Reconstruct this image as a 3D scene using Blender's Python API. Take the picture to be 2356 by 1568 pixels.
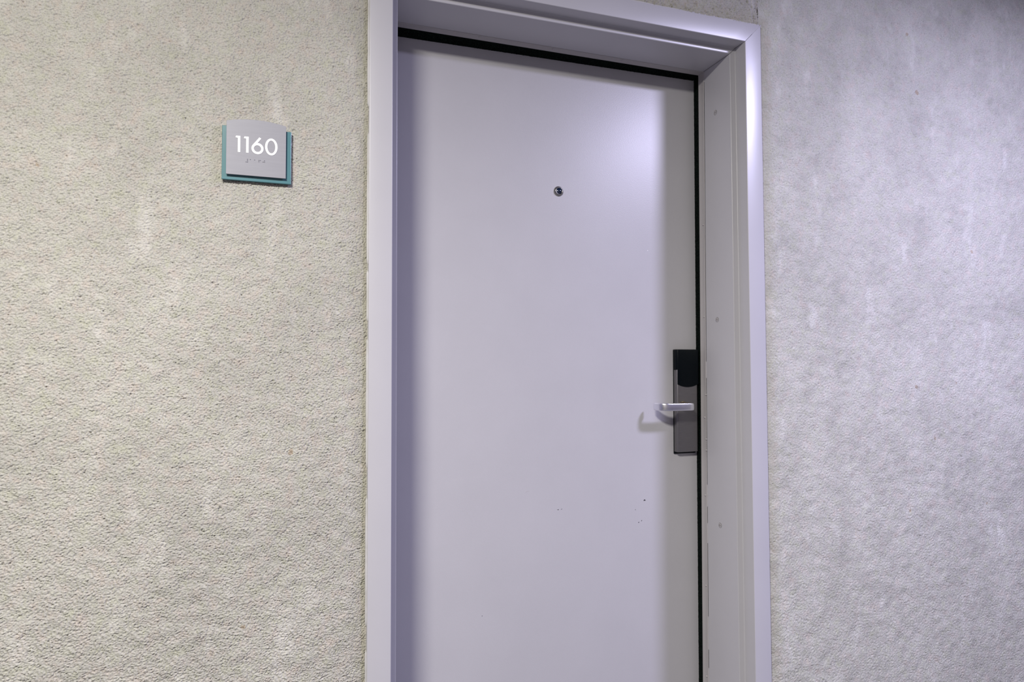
import bpy, bmesh, math, random
import numpy as np
from mathutils import Matrix, Vector

random.seed(7)
for o in list(bpy.data.objects):
    bpy.data.objects.remove(o)
scene = bpy.context.scene
COL = scene.collection

# ------------------------------------------------------------------ camera
yaw, pitch, roll = math.radians(19.13709), math.radians(2.14975), math.radians(-0.19423)
fw = Vector((math.sin(yaw)*math.cos(pitch), math.cos(yaw)*math.cos(pitch), math.sin(pitch)))
rt = Vector((math.cos(yaw), -math.sin(yaw), 0.0))
up = rt.cross(fw)
r2 = rt*math.cos(roll) + up*math.sin(roll)
u2 = -rt*math.sin(roll) + up*math.cos(roll)
cam = bpy.data.cameras.new('camera')
cam.sensor_width = 36.0
cam.lens = 1550.216*36.0/2356.0
cam.clip_start = 0.01
camo = bpy.data.objects.new('camera', cam)
camo.matrix_world = Matrix(((r2.x, u2.x, -fw.x, -0.22732), (r2.y, u2.y, -fw.y, -1.42920),
                            (r2.z, u2.z, -fw.z, 1.18866), (0, 0, 0, 1)))
COL.objects.link(camo)
scene.camera = camo

# ------------------------------------------------------------------ world, lamps, exposure
w = bpy.data.worlds.new('world')
scene.world = w
w.use_nodes = True
bg = w.node_tree.nodes['Background']
bg.inputs[0].default_value = (0.55, 0.52, 1.0, 1)
bg.inputs[1].default_value = 0.12


def lamp(name, loc, size, power, color):
    l = bpy.data.lights.new(name, 'AREA')
    l.shape = 'DISK'
    l.size = size
    l.energy = power
    l.color = color
    o = bpy.data.objects.new(name, l)
    o.location = loc
    COL.objects.link(o)
    return o


lamp('corridor_lamp', (-0.86, -1.72, 2.42), 0.45, 60, (1.0, 0.965, 0.90))
lamp('corridor_lamp', (1.74, -1.32, 2.42), 0.30, 38, (0.70, 0.675, 1.0))

vs = scene.view_settings
vs.view_transform = 'Standard'
vs.look = 'None'
vs.gamma = 1.0
vs.use_curve_mapping = False
vs.exposure = 0.93
scene.display_settings.display_device = 'sRGB'

# ------------------------------------------------------------------ dimensions (metres)
W = 0.914          # opening between the casing faces
H = 2.032
CW = 0.0498        # casing face width
ST = 0.0171        # stop step
D1 = 0.0407        # depth of the first reveal
C45 = CW


def ystop(z):
    return 0.1800 + (2.015 - z)*0.0105


TILT = 0.0085


def ydoor(z):
    return 0.2080 + (2.015 - z)*TILT


# ------------------------------------------------------------------ materials
def mat(name, color, rough=0.5, metal=0.0, spec=0.5):
    m = bpy.data.materials.new(name)
    m.use_nodes = True
    b = m.node_tree.nodes['Principled BSDF']
    b.inputs['Base Color'].default_value = (*color, 1)
    b.inputs['Roughness'].default_value = rough
    b.inputs['Metallic'].default_value = metal
    b.inputs['Specular IOR Level'].default_value = spec
    return m


class NT:
    def __init__(s, m):
        s.t = m.node_tree
        s.b = s.t.nodes['Principled BSDF']
        s.co = s.t.nodes.new('ShaderNodeTexCoord').outputs['Object']

    def n(s, kind, **kw):
        nd = s.t.nodes.new(kind)
        for k, v in kw.items():
            setattr(nd, k, v)
        return nd

    def link(s, a, b):
        s.t.links.new(a, b)

    def mapping(s, scale=(1, 1, 1), rot=(0, 0, 0)):
        m = s.n('ShaderNodeMapping')
        m.inputs['Scale'].default_value = scale
        m.inputs['Rotation'].default_value = rot
        s.link(s.co, m.inputs[0])
        return m.outputs[0]

    def noise(s, scale, detail=3, rough=0.5, vec=None):
        nd = s.n('ShaderNodeTexNoise')
        nd.inputs['Scale'].default_value = scale
        nd.inputs['Detail'].default_value = detail
        nd.inputs['Roughness'].default_value = rough
        s.link(vec if vec is not None else s.co, nd.inputs['Vector'])
        return nd.outputs['Fac']

    def ramp(s, fac, stops):
        nd = s.n('ShaderNodeValToRGB')
        el = nd.color_ramp.elements
        while len(el) < len(stops):
            el.new(0.5)
        for e, (p, c) in zip(el, stops):
            e.position = p
            e.color = (*c, 1) if len(c) == 3 else c
        s.link(fac, nd.inputs[0])
        return nd.outputs[0]

    def mix(s, a, b, fac, mode='MIX'):
        nd = s.n('ShaderNodeMix', data_type='RGBA', blend_type=mode)
        for v, i in ((fac, 0), (a, 6), (b, 7)):
            if isinstance(v, (int, float)):
                nd.inputs[i].default_value = v
            elif isinstance(v, tuple):
                nd.inputs[i].default_value = (*v, 1)
            else:
                s.link(v, nd.inputs[i])
        return nd.outputs[2]

    def bump(s, height, strength, dist, normal=None):
        nd = s.n('ShaderNodeBump')
        nd.inputs['Strength'].default_value = strength
        nd.inputs['Distance'].default_value = dist
        s.link(height, nd.inputs['Height'])
        if normal is not None:
            s.link(normal, nd.inputs['Normal'])
        s.link(nd.outputs[0], s.b.inputs['Normal'])
        return nd.outputs[0]


def grey(v):
    return (v, v, v)


# stucco wall: colour mottling and fine sand grain on top of the modelled relief
M_wall = mat('stucco', (0.45, 0.43, 0.40), 0.92, spec=0.25)
t = NT(M_wall)
big = t.ramp(t.noise(3.2, 4, 0.55), [(0.30, (0.435, 0.430, 0.405)), (0.52, (0.490, 0.484, 0.455)), (0.70, (0.525, 0.520, 0.492))])
tint = t.ramp(t.noise(42, 4, 0.65), [(0.3, (0.98, 1.0, 0.90)), (0.5, (1.0, 1.0, 1.0)), (0.7, (1.06, 0.98, 0.96))])
c = t.mix(big, tint, 1.0, 'MULTIPLY')
grain = t.ramp(t.noise(430, 3, 0.7), [(0.30, grey(0.50)), (0.41, grey(0.90)), (0.55, grey(1.0)), (0.75, grey(1.15))])
c = t.mix(c, grain, 1.0, 'MULTIPLY')
# pale trowel smears, running diagonally
vec = t.mapping((10, 1, 4.5), (0, math.radians(-38), 0))
sm = t.ramp(t.noise(1.6, 5, 0.62, vec), [(0.57, grey(0)), (0.70, grey(1))])
c = t.mix(c, (0.62, 0.61, 0.59), t.mix(grey(0), sm, 0.6))
mott = t.ramp(t.noise(13, 5, 0.7), [(0.30, grey(0.84)), (0.50, grey(1.0)), (0.70, grey(1.08))])
# right of the door paler and more mottled than the left; old mortar round the frame
sep = t.n('ShaderNodeSeparateXYZ')
t.link(t.co, sep.inputs[0])


def mth(op, a, b=None, clamp=False):
    nd = t.n('ShaderNodeMath', operation=op, use_clamp=clamp)
    for i, v_ in enumerate((a, b)):
        if v_ is None:
            continue
        if isinstance(v_, (int, float)):
            nd.inputs[i].default_value = v_
        else:
            t.link(v_, nd.inputs[i])
    return nd.outputs[0]


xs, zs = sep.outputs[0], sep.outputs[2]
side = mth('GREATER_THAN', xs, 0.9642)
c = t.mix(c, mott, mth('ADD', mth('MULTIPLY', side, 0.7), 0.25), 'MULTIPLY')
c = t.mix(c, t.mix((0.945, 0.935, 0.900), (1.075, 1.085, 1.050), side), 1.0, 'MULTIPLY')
ddx = mth('MAXIMUM', mth('MAXIMUM', mth('SUBTRACT', -CW, xs), mth('SUBTRACT', xs, W+CW)), 0.0)
ddz = mth('MAXIMUM', mth('SUBTRACT', zs, H+CW), 0.0)
dd = mth('MAXIMUM', ddx, ddz)
dn = mth('ADD', dd, mth('MULTIPLY', mth('SUBTRACT', t.noise(28, 4, 0.7), 0.5), 0.05))
mort = t.ramp(dn, [(0.008, grey(1)), (0.040, grey(0))])
c = t.mix(c, (0.345, 0.33, 0.255), t.mix(grey(0), mort, 0.55))
rust = t.ramp(t.noise(26, 1, 0.4), [(0.775, grey(0)), (0.80, grey(1))])
c = t.mix(c, (0.30, 0.19, 0.09), t.mix(grey(0), rust, 0.5))
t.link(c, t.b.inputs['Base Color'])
t.bump(t.noise(650, 3, 0.65), 0.7, 0.0010)


def paint(name, color, rough, peel=0.10, spec=0.5):
    m = mat(name, color, rough, spec=spec)
    t = NT(m)
    v = t.ramp(t.noise(6, 4, 0.6), [(0.3, tuple(x*0.98 for x in color)), (0.7, tuple(min(1, x*1.02) for x in color))])
    t.link(v, t.b.inputs['Base Color'])
    t.bump(t.noise(420, 2, 0.5), peel, 0.0006)
    return m


M_door = paint('lavender_grey_door_paint', (0.468, 0.460, 0.482), 0.34, 0.22)
M_frame = paint('lavender_grey_frame_paint', (0.485, 0.477, 0.500), 0.34, 0.08, 0.7)
M_seal = paint('painted_seal_metal', (0.44, 0.42, 0.42), 0.35, 0.10)
M_caulk = paint('painted_caulk', (0.52, 0.51, 0.50), 0.55, 0.4)

M_black = mat('black_rubber', (0.004, 0.006, 0.006), 0.9, spec=0.05)
t = NT(M_black)
v = t.ramp(t.noise(300, 3, 0.7), [(0.45, (0.002, 0.003, 0.003)), (0.75, (0.012, 0.022, 0.016))])
t.link(v, t.b.inputs['Base Color'])
t.bump(t.noise(700, 2, 0.6, t.mapping((0.25, 1, 1))), 0.6, 0.001)

M_face = mat('brushed_grey_plate', (0.27, 0.265, 0.29), 0.45, 0.0)
t = NT(M_face)
v = t.noise(220, 3, 0.6, t.mapping((0.08, 1, 1)))
t.link(t.ramp(v, [(0.3, (0.258, 0.258, 0.290)), (0.7, (0.276, 0.276, 0.310))]), t.b.inputs['Base Color'])
t.bump(v, 0.03, 0.0003)
M_glass = mat('teal_back_painted_glass', (0.08, 0.20, 0.22), 0.22, spec=0.5)
t = NT(M_glass)
t.link(t.ramp(t.noise(9, 2), [(0.3, (0.072, 0.190, 0.215)), (0.7, (0.090, 0.220, 0.245))]), t.b.inputs['Base Color'])
M_glass_edge = mat('polished_glass_edge', (0.03, 0.09, 0.09), 0.1)
M_white = mat('white_numeral', (0.93, 0.93, 0.93), 0.5)
t = NT(M_white)
t.bump(t.noise(200, 2), 0.03, 0.0003)

M_satin = mat('satin_lock_metal', (0.20, 0.192, 0.20), 0.38, 0.75)
t = NT(M_satin)
v = t.noise(900, 2, 0.6, t.mapping((0.05, 1, 1)))
t.link(t.ramp(v, [(0.3, (0.185, 0.178, 0.19)), (0.7, (0.215, 0.207, 0.215))]), t.b.inputs['Base Color'])
t.bump(v, 0.06, 0.0003)
M_cap = mat('black_gloss_plastic', (0.002, 0.004, 0.006), 0.30, spec=0.12)
t = NT(M_cap)
t.bump(t.noise(120, 2), 0.04, 0.0004)
M_lever = mat('satin_nickel', (0.86, 0.86, 0.90), 0.28, 1.0)
t = NT(M_lever)
t.bump(t.noise(800, 2, 0.5, t.mapping((0.05, 1, 1))), 0.05, 0.0003)
M_glint = mat('warm_glint_metal', (0.78, 0.66, 0.42), 0.18, 1.0)  # yellow tint stands in for warm light caught on the neck
t = NT(M_glint)
t.bump(t.noise(500, 2), 0.04, 0.0002)
M_ring = mat('nickel_ring', (0.36, 0.35, 0.33), 0.30, 1.0)
t = NT(M_ring)
t.bump(t.noise(500, 2), 0.04, 0.0002)
M_lens = mat('dark_blue_lens', (0.004, 0.012, 0.035), 0.04, spec=1.0)
t = NT(M_lens)
t.link(t.ramp(t.noise(150, 1), [(0.3, (0.002, 0.006, 0.02)), (0.7, (0.006, 0.02, 0.06))]), t.b.inputs['Base Color'])
M_screw = mat('painted_screw', (0.42, 0.40, 0.40), 0.35)
t = NT(M_screw)
t.bump(t.noise(900, 2), 0.1, 0.0003)
M_scuff = mat('dark_scuff', (0.03, 0.03, 0.035), 0.6)
t = NT(M_scuff)
t.bump(t.noise(2000, 2), 0.1, 0.0002)
M_floor = mat('corridor_carpet', (0.10, 0.10, 0.11), 0.95)
t = NT(M_floor)
t.link(t.ramp(t.noise(60, 4, 0.7), [(0.3, (0.10, 0.10, 0.11)), (0.7, (0.16, 0.16, 0.175))]), t.b.inputs['Base Color'])
M_ceil = mat('ceiling_paint', (0.22, 0.22, 0.26), 0.9)
t = NT(M_ceil)
t.bump(t.noise(150, 3), 0.2, 0.002)
M_back = mat('dark_wall_covering', (0.13, 0.12, 0.125), 0.8)
t = NT(M_back)
t.bump(t.noise(90, 3), 0.2, 0.002)


# ------------------------------------------------------------------ mesh helpers
def link(name, me, m, parent=None, smooth=False, kind=None, label=None, cat=None, group=None):
    me.materials.append(m)
    if smooth:
        me.polygons.foreach_set('use_smooth', [True]*len(me.polygons))
    o = bpy.data.objects.new(name, me)
    COL.objects.link(o)
    if parent is not None:
        o.parent = parent
    for k, v in (('kind', kind), ('label', label), ('category', cat), ('group', group)):
        if v:
            o[k] = v
    return o


def frombm(bm, name):
    bmesh.ops.recalc_face_normals(bm, faces=bm.faces)
    me = bpy.data.meshes.new(name)
    bm.to_mesh(me)
    bm.free()
    return me


def box(x0, x1, y0, y1, z0, z1, bevel=0.0, seg=2, name='box'):
    bm = bmesh.new()
    bmesh.ops.create_cube(bm, size=1)
    for v in bm.verts:
        v.co = Vector(((x0+x1)/2 + v.co.x*(x1-x0), (y0+y1)/2 + v.co.y*(y1-y0), (z0+z1)/2 + v.co.z*(z1-z0)))
    if bevel:
        bmesh.ops.bevel(bm, geom=bm.edges[:], offset=bevel, segments=seg, profile=0.5, affect='EDGES')
    return frombm(bm, name)


def extrude_xz(outer, y0, y1, holes=(), bevel=0.0, name='plate'):
    """flat outline in X/Z (optional holes) given thickness from y0 (front) to y1 (back)"""
    bm = bmesh.new()
    edges = []
    for loop in [outer] + list(holes):
        vs_ = [bm.verts.new((x, y0, z)) for x, z in loop]
        edges += [bm.edges.new((vs_[i], vs_[(i+1) % len(vs_)])) for i in range(len(vs_))]
    if holes:
        bmesh.ops.triangle_fill(bm, use_beauty=True, use_dissolve=False, edges=edges)
    else:
        bm.faces.new(bm.verts[:])
    faces = bm.faces[:]
    res = bmesh.ops.extrude_face_region(bm, geom=faces)
    for v in [g for g in res['geom'] if isinstance(g, bmesh.types.BMVert)]:
        v.co.y = y1
    if bevel:
        bmesh.ops.recalc_face_normals(bm, faces=bm.faces)
        es = [e for e in bm.edges if len(e.link_faces) == 2 and all(abs(v.co.y-y0) < 1e-7 for v in e.verts)
              and e.link_faces[0].normal.dot(e.link_faces[1].normal) < 0.5]
        bmesh.ops.bevel(bm, geom=es, offset=bevel, segments=2, profile=0.5, affect='EDGES')
    return frombm(bm, name)


def lathe_y(profile, n=32, name='lathe'):
    """profile: (radius, y) ; axis = Y through origin"""
    vs_, fs = [], []
    for r, y in profile:
        for k in range(n):
            a = 2*math.pi*k/n
            vs_.append((r*math.cos(a), y, r*math.sin(a)))
    for i in range(len(profile)-1):
        for k in range(n):
            a, b = i*n+k, i*n+(k+1) % n
            fs.append((a, b, b+n, a+n))
    fs.append(tuple(range(n)))
    fs.append(tuple(range((len(profile)-1)*n, len(profile)*n)))
    bm = bmesh.new()
    bv = [bm.verts.new(v) for v in vs_]
    for f in fs:
        bm.faces.new([bv[i] for i in f])
    return frombm(bm, name)


def fillet(pts, radii, seg=4):
    """round the inner corners of an open polyline"""
    out = []
    for i, p in enumerate(pts):
        r = radii[i]
        if r <= 0 or i in (0, len(pts)-1):
            out.append(p)
            continue
        a = Vector(pts[i-1]) - Vector(p)
        b = Vector(pts[i+1]) - Vector(p)
        a.normalize()
        b.normalize()
        ang = a.angle(b)
        d = r/math.tan(ang/2)
        p0 = Vector(p) + a*d
        p1 = Vector(p) + b*d
        cen = Vector(p) + (a+b).normalized()*(r/math.sin(ang/2))
        v0, v1 = p0-cen, p1-cen
        tot = v0.angle_signed(v1)
        for k in range(seg+1):
            th = tot*k/seg
            ct, sn = math.cos(-th), math.sin(-th)
            out.append((cen.x + v0.x*ct - v0.y*sn, cen.y + v0.x*sn + v0.y*ct))
    return out


# ------------------------------------------------------------------ stucco walls with modelled relief
rng = np.random.default_rng(11)


def relief(nz, nx, step, period, rms, aniso=1.5, tilt=14, sharp=1.0):
    """band-passed random relief in metres, lumps about `period` across"""
    kx = np.fft.fftfreq(nx, step)[None, :]
    kz = np.fft.fftfreq(nz, step)[:, None]
    t_ = math.radians(tilt)
    a = kx*math.cos(t_) + kz*math.sin(t_)
    b = -kx*math.sin(t_) + kz*math.cos(t_)
    k = np.sqrt((a*aniso)**2 + b**2) + 1e-9
    f0 = 1.0/period
    filt = np.exp(-0.5*(np.log(k/f0)/0.42)**2)/k**0.2
    n = np.fft.irfft2(np.fft.rfft2(rng.standard_normal((nz, nx)))*filt[:, :nx//2+1], s=(nz, nx))
    n /= n.std()
    if sharp:
        n = np.where(n > 0, n*0.75, -np.abs(n)**1.2)
    return n*rms


def wall_patch(x0, x1, z0, z1, step, amp=1.0, period=0.0062, extra=None):
    nx, nz = int(round((x1-x0)/step))+1, int(round((z1-z0)/step))+1
    nx += nx % 2
    X = np.linspace(x0, x1, nx)[None, :].repeat(nz, 0)
    Z = np.linspace(z0, z1, nz)[:, None].repeat(nx, 1)
    sx = (x1-x0)/(nx-1)
    Y = relief(nz, nx, sx, period, 0.00040*amp) + relief(nz, nx, sx, period*2.2, 0.00022*amp) \
        + relief(nz, nx, sx, 0.045, 0.00025*amp, 1.0, 0, 0)
    Y = -Y + 0.0030
    if extra is not None:
        Y = extra(X, Z, Y)
    co = np.stack([X, Y, Z], -1).reshape(-1, 3)
    idx = np.arange(nx*nz).reshape(nz, nx)
    q = np.stack([idx[:-1, :-1], idx[:-1, 1:], idx[1:, 1:], idx[1:, :-1]], -1).reshape(-1, 4)
    return co, q


def edge_fade(X, Z, Y):
    # the stucco sinks slightly towards the steel casing
    d = np.minimum(np.abs(X + CW), np.abs(X - W - CW))
    Y = Y + 0.0060*np.exp(-(d/0.024)**2)
    # vertical render joint above the right end of the head
    m = (Z > H + CW - 0.004)
    jx = 0.9395 + 0.0012*np.sin(Z*170) + (2.11-Z)*0.25
    Y = Y + m*(0.0045*np.exp(-((X-jx-0.006)/0.0016)**2) - 0.0022*np.exp(-((X-jx+0.004)/0.0035)**2))
    return Y


co_all, q_all, off = [], [], 0
for args in ((-0.76, -CW+0.001, 0.52, 1.99, 0.00125, 2.1, 0.0036),
             (W+CW-0.001, 2.05, 0.15, 2.45, 0.0018, 1.6, 0.0036),
             (0.62, W+CW-0.001, H+CW-0.001, 2.20, 0.0015, 3.0, 0.0045)):
    co, q = wall_patch(*args[:5], amp=args[5], period=args[6], extra=edge_fade)
    co_all.append(co)
    q_all.append(q+off)
    off += len(co)
# coarse remainder of the wall beyond the view
for x0, x1, z0, z1 in ((-4.0, -0.76, 0, 2.6), (-0.76, -CW, 0, 0.52), (-0.76, -CW, 1.99, 2.6), (-CW, 0.62, H+CW, 2.6),
                       (0.62, W+CW, 2.20, 2.6), (W+CW, 2.05, 0, 0.15), (W+CW, 2.05, 2.45, 2.6), (2.05, 5.0, 0, 2.6)):
    co_all.append(np.array([(x0, 0.0035, z0), (x1, 0.0035, z0), (x1, 0.0035, z1), (x0, 0.0035, z1)]))
    q_all.append(np.array([[0, 1, 2, 3]])+off)
    off += 4
# solid core of the wall behind the render, also inside the hollow steel frame
for x0, x1, y0, y1, z0, z1 in ((-4.0, -CW-0.004, 0.016, 0.26, 0, 2.6), (W+CW+0.004, 5.0, 0.016, 0.26, 0, 2.6),
                               (-CW-0.004, W+CW+0.004, 0.016, 0.26, H+CW+0.004, 2.6),
                               (-CW+0.002, -0.003, 0.005, 0.26, 0, H+CW-0.004), (W+0.003, W+CW-0.002, 0.005, 0.26, 0, H+CW-0.004),
                               (-0.003, W+0.003, 0.005, 0.26, H+0.003, H+CW-0.004)):
    co_all.append(np.array([(x, y, z) for z in (z0, z1) for x, y in ((x0, y0), (x1, y0), (x1, y1), (x0, y1))]))
    q_all.append(np.array([[0, 1, 5, 4], [1, 2, 6, 5], [2, 3, 7, 6], [3, 0, 4, 7], [0, 3, 2, 1], [4, 5, 6, 7]])+off)
    off += 8
co = np.concatenate(co_all).astype(np.float32)
q = np.concatenate(q_all).astype(np.int32)
me = bpy.data.meshes.new('wall_front')
me.vertices.add(len(co))
me.vertices.foreach_set('co', co.ravel())
me.loops.add(q.size)
me.loops.foreach_set('vertex_index', q.ravel())
me.polygons.add(len(q))
me.polygons.foreach_set('loop_start', np.arange(0, q.size, 4, dtype=np.int32))
me.polygons.foreach_set('use_smooth', np.ones(len(q), dtype=bool))
me.update(calc_edges=True)
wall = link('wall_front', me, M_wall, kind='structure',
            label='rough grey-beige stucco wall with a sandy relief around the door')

# ------------------------------------------------------------------ rest of the corridor
link('floor', box(-4.0, 5.0, -2.6, 0.30, -0.05, 0.0, name='floor'), M_floor, kind='structure')
link('ceiling', box(-4.0, 5.0, -2.6, 0.30, 2.6, 2.65, name='ceiling'), M_ceil, kind='structure')
link('wall_back', box(-4.0, 5.0, -2.65, -2.6, 0.0, 2.6, name='wall_back'), M_back, kind='structure')

# ------------------------------------------------------------------ door frame: pressed steel, mitred
frame = bpy.data.objects.new('trim_1', None)
COL.objects.link(frame)
frame['kind'] = 'structure'
frame['label'] = 'glossy lavender-grey steel door frame set in the stucco wall'

R_ = 0.0016
DEEP = 9.0   # marker: follows ystop(z)


def frame_profile():
    # (t inwards from the outer edge, depth)   depth >= 9 -> ystop + (depth-9)
    base = [(0.0, 0.030), (0.0, 0.0), (CW, 0.0), (CW, D1), (CW+ST, D1), (CW+ST, 0.30)]
    p = fillet(base, [0, 0.0016, 0.0018, 0.0022, 0.0024, 0], 4)
    p = p[:-1] + [(CW+ST, 0.176), (CW+ST, DEEP-0.0022), (CW+ST-0.0009, DEEP-0.0005), (CW+ST-0.0030, DEEP), (CW-0.002, DEEP), (CW-0.002, DEEP+0.085)]
    return p


def place_profile(p, which):
    """two end loops of one frame member"""
    A, B = [], []
    for t_, y in p:
        def yy(z):
            return y if y < 5 else ystop(z) + (y-DEEP)
        if which == 'l':
            x = -CW + t_
            A.append((x, yy(0), 0.0))
            B.append((x, yy(H+CW-t_), H+CW-t_ - 0.0006))
        elif which == 'r':
            x = W+CW - t_
            A.append((x, yy(0), 0.0))
            B.append((x, yy(H+CW-t_), H+CW-t_ - 0.0006))
        else:
            z = H+CW-t_
            A.append((-CW+t_ + 0.0004, yy(z), z))
            B.append((W+CW-t_ - 0.0006, yy(z), z))
    return A, B


def sweep(A, B, name, cuts=24):
    n = len(A)
    vs_ = []
    for k in range(cuts+1):
        f = k/cuts
        for a, b in zip(A, B):
            vs_.append(tuple(a[i]*(1-f) + b[i]*f for i in range(3)))
    fs = [(k*n+i, k*n+i+1, (k+1)*n+i+1, (k+1)*n+i) for k in range(cuts) for i in range(n-1)]
    m = bpy.data.meshes.new(name)
    m.from_pydata(vs_, [], fs)
    return m


prof = frame_profile()
for which, nm, lb in (('l', 'jamb', None), ('r', 'jamb', None), ('h', 'head', None)):
    A, B = place_profile(prof, which)
    o = link(nm, sweep(A, B, nm), M_frame, frame, smooth=True)
    o.data.set_sharp_from_angle(angle=math.radians(50))

# weld bead and chipped paint at the right mitre
def blob_chain(pts, rad, name, m, parent, n=7, lab=None):
    """irregular bead through pts; rad(i) -> radius"""
    vs_, fs = [], []
    P = [Vector(p) for p in pts]
    for i, p in enumerate(P):
        d = (P[min(i+1, len(P)-1)] - P[max(i-1, 0)]).normalized()
        s1 = d.cross(Vector((0, 1, 0))).normalized()
        s2 = d.cross(s1).normalized()
        r = rad(i)
        for k in range(n):
            a = 2*math.pi*k/n
            vs_.append(p + s1*math.cos(a)*r + s2*math.sin(a)*r)
    for i in range(len(P)-1):
        for k in range(n):
            fs.append((i*n+k, i*n+(k+1) % n, (i+1)*n+(k+1) % n, (i+1)*n+k))
    fs.append(tuple(range(n)))
    fs.append(tuple(range((len(P)-1)*n, len(P)*n)))
    mm = bpy.data.meshes.new(name)
    mm.from_pydata(vs_, [], fs)
    return link(name, mm, m, parent, smooth=True, label=lab)


N = 16
mp = [(W + CW*f_, 0.0002, H + CW*f_) for f_ in [0.45+0.55*i/N for i in range(N+1)]]
blob_chain(mp, lambda i: 0.00035 + 0.0006*random.random()*(i > 2) + (0.0012 if i > 13 else 0), 'weld_bead', M_frame, frame)

# caulk along the outer edges of the casing (ragged)
def caulk(points, base, amp, gap):
    ph = [random.random()*6.28 for _ in range(4)]

    def rad(i):
        v = base + amp*(0.3*math.sin(i*0.11+ph[0]) + 0.25*math.sin(i*0.43+ph[1]) + 0.35*(random.random()-0.5))
        if gap and math.sin(i*0.173+ph[2])*math.sin(i*0.071+ph[3]) > gap:
            v = base*0.15
        return max(0.0003, v)
    return blob_chain(points, rad, 'caulk_bead', M_caulk, frame, lab='ragged painted caulk along the frame edge')


caulk([(-CW-0.0012, 0.0040, z*0.006) for z in range(0, 347)], 0.0027, 0.0012, 0.55)
caulk([(W+CW+0.0006, 0.0042, z*0.006) for z in range(0, 347)], 0.0016, 0.0010, 0.25)
caulk([(x*0.006 - CW, 0.0034, H+CW+0.0006) for x in range(0, 169)], 0.0022, 0.0016, 0.55)

# paint blobs squeezed out on top of the head, near the right corner
for i in range(15):
    x = 0.70 + 0.262*(i+random.random())/15
    r = 0.0009 + 0.0016*random.random()
    bm = bmesh.new()
    bmesh.ops.create_icosphere(bm, subdivisions=2, radius=1)
    for v in bm.verts:
        k = 1+0.25*math.sin(v.co.x*5+i)*math.cos(v.co.z*4)
        v.co = Vector((x + v.co.x*r*2.2*k, 0.0012 + v.co.y*r*0.8*k, H+CW+0.0002 + v.co.z*r*0.8*k))
    link('paint_drip', frombm(bm, 'paint_drip'), M_frame, frame, smooth=True)

# ------------------------------------------------------------------ seal retainers, gaskets on the stops
XR, XL, ZH = W-ST, ST, H-ST


def strip_vert(x, sx, z0, z1, ya, yb, th, name, cuts=40, wob=0.0):
    """flat strip on a jamb: ya,yb offsets from ystop; sx = direction it stands out"""
    vs_, fs = [], []
    for k in range(cuts+1):
        z = z0 + (z1-z0)*k/cuts
        ys = ystop(z)
        w_ = wob*math.sin(k*1.7)
        a, b = ys+ya+w_, ys+yb
        e = 0.0006
        ring = [(x, a), (x+sx*(th-e), a), (x+sx*th, a+e), (x+sx*th*0.55, a+(b-a)*0.30), (x+sx*th*0.55, a+(b-a)*0.62),
                (x+sx*th, b-0.004), (x+sx*th, b-e), (x+sx*(th-e), b), (x, b)]
        vs_ += [(p[0], p[1], z) for p in ring]
    n = 9
    for k in range(cuts):
        for i in range(n-1):
            fs.append((k*n+i, k*n+i+1, (k+1)*n+i+1, (k+1)*n+i))
    fs.append(tuple(range(n)))
    fs.append(tuple(range(cuts*n, cuts*n+n)))
    m = bpy.data.meshes.new(name)
    m.from_pydata(vs_, [], fs)
    return m


link('seal_strip', strip_vert(XR, -1, 0.02, ZH-0.0012, -0.0245, 0.0004, 0.0020, 'seal_strip', wob=0.0002), M_seal, frame)
link('seal_strip', strip_vert(XL, 1, 0.02, ZH-0.0012, -0.0245, 0.0004, 0.0014, 'seal_strip'), M_seal, frame)


def strip_head(z, ya, yb, th, name):
    ys = ystop(z)
    a, b, e = ys+ya, ys+yb, 0.0006
    ring = [(z, a), (z-th+e, a), (z-th, a+e), (z-th*0.6, a+(b-a)*0.3), (z-th*0.6, a+(b-a)*0.62), (z-th, b-0.004), (z-th, b-e), (z-th+e, b), (z, b)]
    vs_, n, cuts = [], 9, 30
    for k in range(cuts+1):
        x = XL + (XR-XL)*k/cuts
        vs_ += [(x, p[1], p[0]) for p in ring]
    fs = [(k*n+i, k*n+i+1, (k+1)*n+i+1, (k+1)*n+i) for k in range(cuts) for i in range(n-1)]
    fs += [tuple(range(n)), tuple(range(cuts*n, cuts*n+n))]
    m = bpy.data.meshes.new(name)
    m.from_pydata(vs_, [], fs)
    return m


link('seal_strip', strip_head(ZH, -0.0225, 0.0004, 0.0016, 'seal_strip'), M_seal, frame)

# black slivers put in as the shadow line beside the right seal strip
for z0, z1 in ((1.20, 1.985), (0.86, 1.155), (0.755, 0.80), (0.50, 0.70), (0.36, 0.41)):
    vs_ = []
    for z in (z0, z1):
        for dx, dy in ((-0.00015, -0.0256), (-0.00015, -0.0246), (0.0008, -0.0246), (0.0008, -0.0256)):
            vs_.append((XR+dx-0.0002, ystop(z)+dy, z))
    m = bpy.data.meshes.new('joint_shadow')
    m.from_pydata(vs_, [], [(0, 1, 2, 3), (4, 5, 6, 7), (0, 1, 5, 4), (1, 2, 6, 5), (2, 3, 7, 6), (3, 0, 4, 7)])
    link('joint_shadow', m, M_black, frame)

# black brush gaskets between stop and door (ragged pile edge)
def gasket_vert(x, sx):
    vs_, fs, cuts = [], [], 700
    for k in range(cuts+1):
        z = ZH*k/cuts
        j = 0.0004*random.random()
        vs_ += [(x+sx*(0.002-j), ystop(z)+0.0005, z), (x+sx*(0.0005-j*1.5), ydoor(z)+0.0005, z),
                (x-sx*0.02, ydoor(z)+0.0005, z), (x-sx*0.02, ystop(z)+0.0005, z)]
    for k in range(cuts):
        for i in range(4):
            fs.append((k*4+i, k*4+(i+1) % 4, (k+1)*4+(i+1) % 4, (k+1)*4+i))
    m = bpy.data.meshes.new('gasket')
    m.from_pydata(vs_, [], fs)
    return m


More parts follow.
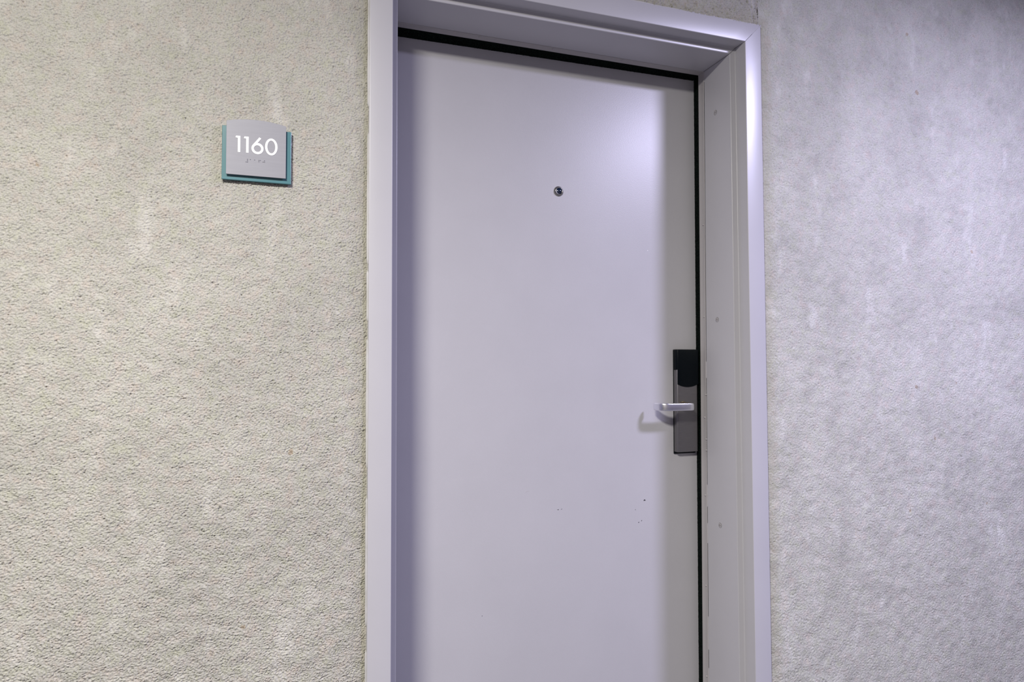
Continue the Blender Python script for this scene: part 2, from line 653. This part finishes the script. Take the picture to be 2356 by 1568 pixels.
link('gasket', gasket_vert(XR+0.002, -1), M_black, frame, label='black brush gasket in the gap')
link('gasket', gasket_vert(XL-0.002, 1), M_black, frame, label='black brush gasket in the gap')
vs_, fs, cuts = [], [], 500
for k in range(cuts+1):
    x = XL + (XR-XL)*k/cuts
    f = k/cuts
    bot = 2.0035 + 0.0060*f - 0.0007*random.random()**3
    yd = ydoor(bot)
    vs_ += [(x, ystop(ZH)+0.0005, ZH+0.0005), (x, yd-0.002, bot+0.0008), (x, yd+0.0005, bot), (x, yd+0.0005, ZH+0.02), (x, ystop(ZH)+0.0005, ZH+0.02)]
for k in range(cuts):
    for i in range(5):
        fs.append((k*5+i, k*5+(i+1) % 5, (k+1)*5+(i+1) % 5, (k+1)*5+i))
m = bpy.data.meshes.new('gasket')
m.from_pydata(vs_, [], fs)
link('gasket', m, M_black, frame, label='black brush gasket hanging under the head')


# ------------------------------------------------------------------ screws
def screw_mesh(r, name='screw'):
    """countersunk cross-head screw, axis -Y outwards, front at y=-0.0006"""
    bm = bmesh.new()
    n = 24
    rings = [(r, 0.001), (r, -0.0003), (r*0.86, -0.0008), (r*0.34, -0.0008), (r*0.24, 0.0022), (0.0001, 0.0026)]
    rows = []
    for i, (rr, y) in enumerate(rings):
        row = []
        for k in range(n):
            a = 2*math.pi*k/n
            s = 1.0
            if i in (3, 4):
                s = 1.75 if (k % 6) in (0,) else (1.2 if (k % 6) in (1, 5) else 0.55)
            row.append(bm.verts.new((rr*s*math.cos(a), y, rr*s*math.sin(a))))
        rows.append(row)
    for a, b in zip(rows, rows[1:]):
        for k in range(n):
            bm.faces.new((a[k], a[(k+1) % n], b[(k+1) % n], b[k]))
    bm.faces.new(rows[-1])
    return frombm(bm, name)


sm_ = screw_mesh(0.0058)
sm_.materials.append(M_screw)
for (y, z) in ((0.1062, 1.8799), (0.1121, 1.3131), (0.1121, 0.7606), (0.1121, 0.21)):
    o = bpy.data.objects.new('screw', sm_)
    COL.objects.link(o)
    o.parent = frame
    o.location = (XR-0.0003, y, z)
    o.rotation_euler = (0.3, 0, math.radians(-90))     # faces -X
    # dark countersink ring round the head
rim = lathe_y([(0.0064, 0.0008), (0.0066, -0.0001), (0.0060, -0.0001), (0.0058, 0.0008)], 24, 'screw_rim')
rim.materials.append(M_scuff)
for (y, z) in ((0.1062, 1.8799), (0.1121, 1.3131), (0.1121, 0.7606)):
    o = bpy.data.objects.new('countersink', rim)
    COL.objects.link(o)
    o.parent = frame
    o.location = (XR-0.0001, y, z)
    o.rotation_euler = (0, 0, math.radians(-90))

# small painted-over screws of the seal strips
tiny = bpy.data.meshes.new('strip_screw')
bm = bmesh.new()
bmesh.ops.create_icosphere(bm, subdivisions=2, radius=1)
for v in bm.verts:
    v.co = Vector((v.co.x*0.0021, v.co.y*0.0032, v.co.z*0.0026))*(1+0.12*math.sin(v.co.z*4))
bm.to_mesh(tiny)
bm.free()
tiny.polygons.foreach_set('use_smooth', [True]*len(tiny.polygons))
tiny.materials.append(M_seal)
for z in (1.583, 1.325, 1.108, 1.045, 0.985, 0.955, 0.83, 0.582, 0.335):
    o = bpy.data.objects.new('strip_screw', tiny)
    COL.objects.link(o)
    o.parent = frame
    o.location = (XR-0.0020, ystop(z)-0.018-(0.006 if z in (1.108, 0.985, 0.955) else 0), z)
for x in (0.242, 0.4406, 0.6435, 0.85):
    o = bpy.data.objects.new('strip_screw', tiny)
    COL.objects.link(o)
    o.parent = frame
    o.location = (x, ystop(ZH)-0.0165, ZH-0.0016)
    o.scale = (1, 1, 0.7)

# ------------------------------------------------------------------ door leaf
TOPZ = 2.015
door = bpy.data.objects.new('door_1', None)
door.location = (0, 0.2080, TOPZ)
door.rotation_euler = (math.atan(TILT), 0, 0)
COL.objects.link(door)
door['kind'] = 'structure'
door['label'] = 'plain lavender-grey flush door with a peephole and a keycard lock'


def L(z):
    return z - TOPZ


bm = bmesh.new()
# leaf: outline, cut into bands so the paint shading stays even
v0 = [(0.004, L(0.008)), (0.912, L(0.008)), (0.912, L(2.0140)), (0.004, L(2.0080))]
link('leaf', extrude_xz(v0, 0.0, 0.045, bevel=0.0008, name='leaf'), M_door, door)

# peephole: ring and bulging lens
peep_c = (0.4745, 0, L(1.6539))
o = link('peephole', lathe_y([(0.0135, 0.001), (0.0135, -0.0012), (0.0125, -0.0026), (0.0098, -0.0058), (0.0088, -0.0062), (0.0080, -0.0045), (0.0080, 0.0)], 40, 'peephole'), M_ring, door, smooth=True,
         label='small round metal peephole with a dark lens')
o.location = peep_c
lens = link('lens', lathe_y([(0.0082, -0.0020)] + [(0.0081*math.cos(a), -0.0035-0.0045*math.sin(a)) for a in [i*math.pi/2/8 for i in range(8)]] + [(0.0002, -0.0080)], 32, 'lens'), M_lens, o, smooth=True,
            label='dark blue glass lens')

# scuffs and dents on the paint
def scuff(x, z, w_, h_, ang, m=M_scuff):
    n = 12
    out = []
    for k in range(n):
        a = 2*math.pi*k/n
        r = 1+0.35*math.sin(3*a+x*90)
        px, pz = w_*math.cos(a)*r, h_*math.sin(a)*r
        out.append((x + px*math.cos(ang)-pz*math.sin(ang), L(z) + px*math.sin(ang)+pz*math.cos(ang)))
    link('scuff', extrude_xz(out, -0.00015, 0.001, name='scuff'), m, door)


scuff(0.729, 0.8194, 0.0030, 0.0019, 0.1)
scuff(0.4709, 0.8120, 0.0024, 0.0008, 0.0)
scuff(0.4808, 0.8130, 0.0018, 0.0006, 0.5)
scuff(0.7105, 0.7603, 0.0017, 0.0011, 0.8)
scuff(0.7195, 0.7643, 0.0016, 0.0010, 0.8)
scuff(0.7004, 0.7954, 0.0010, 0.0009, 0.0)
scuff(0.2630, 0.562, 0.0009, 0.0008, 0.0)
scuff(0.3820, 0.8640, 0.0028, 0.0005, 0.7, M_screw)
scuff(0.3865, 0.8655, 0.0028, 0.0005, 0.1, M_screw)
scuff(0.7437, 1.5099, 0.0008, 0.0012, 0.3, M_white)

# ------------------------------------------------------------------ lock
LX0, LX1 = 0.8225, 0.8905
LZ0, LZ1 = 0.9485, 1.2345
TH = 0.020
lock = link('door_lock', box(LX0-0.0004, LX1+0.001, -0.0045, 0.0005, L(LZ0-0.0060), L(LZ1-0.001), 0.0012, name='lock_base'), M_cap, door,
            label='tall narrow electronic keycard lock with a lever')


def u_body(x0, x1, z0, z1, yf, yb, rad, name, bot=None, seg=6):
    """block with rounded vertical front edges; bot(x)->z gives a shaped lower edge"""
    prof_ = [(x0, yb)]
    for k in range(seg+1):
        a = math.pi/2*k/seg
        prof_.append((x0+rad-rad*math.cos(a), yf+rad-rad*math.sin(a)))
    mid = 8
    for k in range(1, mid):
        prof_.append((x0+rad+(x1-x0-2*rad)*k/mid, yf))
    for k in range(seg+1):
        a = math.pi/2*(1-k/seg)
        prof_.append((x1-rad+rad*math.cos(a), yf+rad-rad*math.sin(a)))
    prof_.append((x1, yb))
    n = len(prof_)
    bmx = bmesh.new()
    lo = [bmx.verts.new((x, y, bot(x) if bot else z0)) for x, y in prof_]
    hi = [bmx.verts.new((x, y, z1)) for x, y in prof_]
    for i in range(n):
        bmx.faces.new((lo[i], lo[(i+1) % n], hi[(i+1) % n], hi[i]))
    bmx.faces.new(lo)
    bmx.faces.new(hi)
    bmesh.ops.recalc_face_normals(bmx, faces=bmx.faces)
    es = [e for e in bmx.edges if all(v in hi for v in e.verts) or all(v in lo for v in e.verts)]
    bmesh.ops.bevel(bmx, geom=es, offset=min(0.0016, rad*0.4), segments=2, profile=0.5, affect='EDGES')
    return frombm(bmx, name)


o = link('housing', u_body(LX0, LX1, L(LZ0), L(1.2300), -TH, -0.003, 0.0048, 'housing'), M_satin, lock, label='dark satin metal housing', smooth=True)
o.data.set_sharp_from_angle(angle=math.radians(35))
xm = (LX0+LX1)/2
cap1 = u_body(LX0-0.0008, LX1+0.0008, L(1.1765), L(LZ1), -TH-0.0010, -0.002, 0.0075, 'card_reader')
o = link('card_reader', cap1, M_cap, lock, smooth=True, label='black plastic card reader on top of the lock')
o.data.set_sharp_from_angle(angle=math.radians(35))
flap = u_body(LX0+0.0018, LX1+0.0006, 0, L(LZ1-0.0006), -TH-0.0022, -TH+0.006, 0.0012, 'reader_flap',
              bot=lambda x: L(1.1290 + 0.0085*((x-xm)/0.034)**2))
o = link('reader_flap', flap, M_cap, lock, smooth=True)
o.data.set_sharp_from_angle(angle=math.radians(35))

# lever: rose, neck and bent handle
LZ = L(1.0772)
CX = 0.8440
o = link('neck', lathe_y([(0.0125, 0.0), (0.0125, -0.0015), (0.0112, -0.0025), (0.0109, -0.0030), (0.0109, -0.0330), (0.0102, -0.0350)], 36, 'neck'), M_glint, lock, smooth=True,
         label='polished neck between lock and lever, tinted yellow for a warm glint')
o.data.set_sharp_from_angle(angle=math.radians(40))
o.location = (CX-0.0028, -TH, LZ)
o.scale = (1.15, 1, 1)


def bezier(p0, p1, p2, p3, n):
    out = []
    for k in range(n+1):
        t_ = k/n
        out.append(tuple((1-t_)**3*a + 3*(1-t_)**2*t_*b + 3*(1-t_)*t_**2*c_ + t_**3*d for a, b, c_, d in zip(p0, p1, p2, p3)))
    return out


path = [(CX, -TH+0.001), (CX, -TH-0.022)]
path += bezier((CX, -TH-0.022), (CX, -0.064), (CX-0.002, -0.0655), (CX-0.014, -0.0655), 9)[1:]
path += [(0.815, -0.0650), (0.795, -0.0645), (0.775, -0.0640)]
path += bezier((0.775, -0.0640), (0.757, -0.0635), (0.7455, -0.0590), (0.7440, -0.0280), 10)[1:]
# section: rounded bar; width along Z
vs_, fs = [], []
ns = 20
tot = len(path)
for i, (x, y) in enumerate(path):
    a = Vector(path[max(i-1, 0)])
    b = Vector(path[min(i+1, tot-1)])
    d = (b-a).normalized()
    nx_, ny_ = -d.y, d.x
    f = i/(tot-1)
    hh = 0.0104 if i > 7 else 0.0102
    tt = 0.0062 - 0.0026*min(1, max(0, (f-0.3)/0.5))
    if i == tot-1:
        hh, tt = hh*0.88, tt*0.7
    for k in range(ns):
        an = 2*math.pi*k/ns
        cx_, sz = math.cos(an), math.sin(an)
        e = 0.45
        px_ = tt*math.copysign(abs(cx_)**e, cx_)
        pz_ = hh*math.copysign(abs(sz)**e, sz)
        vs_.append((x+nx_*px_, y+ny_*px_, LZ+pz_ + 0.0008*f))
for i in range(tot-1):
    for k in range(ns):
        fs.append((i*ns+k, i*ns+(k+1) % ns, (i+1)*ns+(k+1) % ns, (i+1)*ns+k))
fs.append(tuple(range(ns)))
fs.append(tuple(range((tot-1)*ns, tot*ns)))
m = bpy.data.meshes.new('lever')
m.from_pydata(vs_, [], fs)
bmx = bmesh.new()
bmx.from_mesh(m)
bmesh.ops.recalc_face_normals(bmx, faces=bmx.faces)
bmx.to_mesh(m)
bmx.free()
o = link('lever_handle', m, M_lever, lock, smooth=True, label='shiny satin nickel lever bent back at its end')
o.data.set_sharp_from_angle(angle=math.radians(60))

# ------------------------------------------------------------------ room number sign
sign = bpy.data.objects.new('room_sign', None)
sign.location = (-0.271, -0.004, 1.606)
COL.objects.link(sign)
sign['label'] = 'grey and teal room number sign reading 1160 on the stucco wall left of the door'
sign['category'] = 'sign'
OX, OZ = sign.location.x, sign.location.z
OY = sign.location.y


def S(x, z, k=1.0075):
    # outline points were measured 10 mm further out; bring them back on the same sight lines
    return (-0.22732 + (x+0.22732)*k - OX, 1.18866 + (z-1.18866)*k - OZ)


KG = 1.0035


gx0, gx1, gz0, gz1 = -0.3352, -0.2060, 1.5565, 1.6630
o = link('back_plate', extrude_xz([S(gx0, gz0, KG), S(gx1, gz0, KG), S(gx1, gz1, KG), S(gx0, gz1, KG)], -0.0070-OY, -0.0015-OY, bevel=0.0008, name='back_plate'),
         M_glass, sign, label='teal glass back plate')
for sx, sz in ((-0.30, 1.58), (-0.24, 1.58), (-0.30, 1.64), (-0.24, 1.64)):
    px_, pz_ = S(sx, sz)
    s_ = link('spacer', lathe_y([(0.006, -0.0005), (0.006, 0.0060)], 16, 'spacer'), M_cap, sign)
    s_.location = (px_, -0.0012-OY, pz_)
fx0, fx1, fz0, fzc = -0.3266, -0.2164, 1.5640, 1.6690
arc = []
for k in range(0, 25):
    f = k/24
    x = fx1 + (fx0-fx1)*f
    arc.append(S(x, fzc + 0.0068*(1-(2*f-1)**2)))
face = link('face_plate', extrude_xz([S(fx0, fz0), S(fx1, fz0)] + arc, -0.0140-OY, -0.0110-OY, bevel=0.0004, name='face_plate'),
            M_face, sign, label='grey face plate with an arched top')
for sx, sz in ((-0.30, 1.60), (-0.24, 1.60)):
    px_, pz_ = S(sx, sz)
    s_ = link('spacer', lathe_y([(0.008, -0.0001), (0.008, 0.0042)], 16, 'spacer'), M_cap, sign)
    s_.location = (px_, -0.0111-OY, pz_)
YF, YB = -0.0147-OY, -0.0138-OY
one = [(-0.0092, 1.6368), (-0.0080, 1.6405), (-0.0001, 1.6405), (-0.0001, 1.6085), (-0.0048, 1.6085), (-0.0048, 1.6364)]


def digit(loop, holes=()):
    link('numeral', extrude_xz(loop, YF, YB, holes=holes, name='numeral'), M_white, face)


digit([S(x-0.3009, z) for x, z in one])
digit([S(x-0.2857, z) for x, z in one])


def ell(cx_, cz_, rx, rz, n=40, a0=0, a1=360):
    return [(cx_+rx*math.cos(math.radians(a0+(a1-a0)*k/n)), cz_+rz*math.sin(math.radians(a0+(a1-a0)*k/n))) for k in range(n)]


# six: ring plus slanted stem, one outline
c6 = (-0.2696, 1.6188)
ro = 0.0112
six = [c6 and (c6[0]+ro*math.cos(math.radians(a)), c6[1]+ro*math.sin(math.radians(a))) for a in range(148, 148+290, 6)]
# ends near angle 78 deg (148+290-360); stem climbs to the upper right
six = six + [(-0.2695, 1.6299), (-0.2628, 1.6392), (-0.2664, 1.6414)]
digit([S(*p) for p in six], [[S(*p) for p in ell(c6[0], c6[1]-0.0001, 0.0067, 0.0066, 32)]])
digit([S(*p) for p in ell(-0.2440, 1.6246, 0.0117, 0.0169)], [[S(*p) for p in ell(-0.2440, 1.6246, 0.0073, 0.0127, 36)]])

# braille: number sign, 1, 1, 6, 0
dots = {1: (0, 0), 2: (0, 1), 3: (0, 2), 4: (1, 0), 5: (1, 1), 6: (1, 2)}
cells = [(3, 4, 5, 6), (1,), (1,), (1, 2, 4), (2, 4, 5)]
dot = lathe_y([(0.0010, 0.0003), (0.00098, -0.0004), (0.0006, -0.0009), (0.0002, -0.0011)], 12, 'braille_dot')
dot.materials.append(M_face)
for i, cell in enumerate(cells):
    for d in cell:
        cx_, r_ = dots[d]
        px_, pz_ = S(-0.2903 + i*0.0078 + cx_*0.0026, 1.5960 - r_*0.0027)
        o = bpy.data.objects.new('braille_dot', dot)
        COL.objects.link(o)
        o.parent = face
        o.location = (px_, -0.0140-OY, pz_)
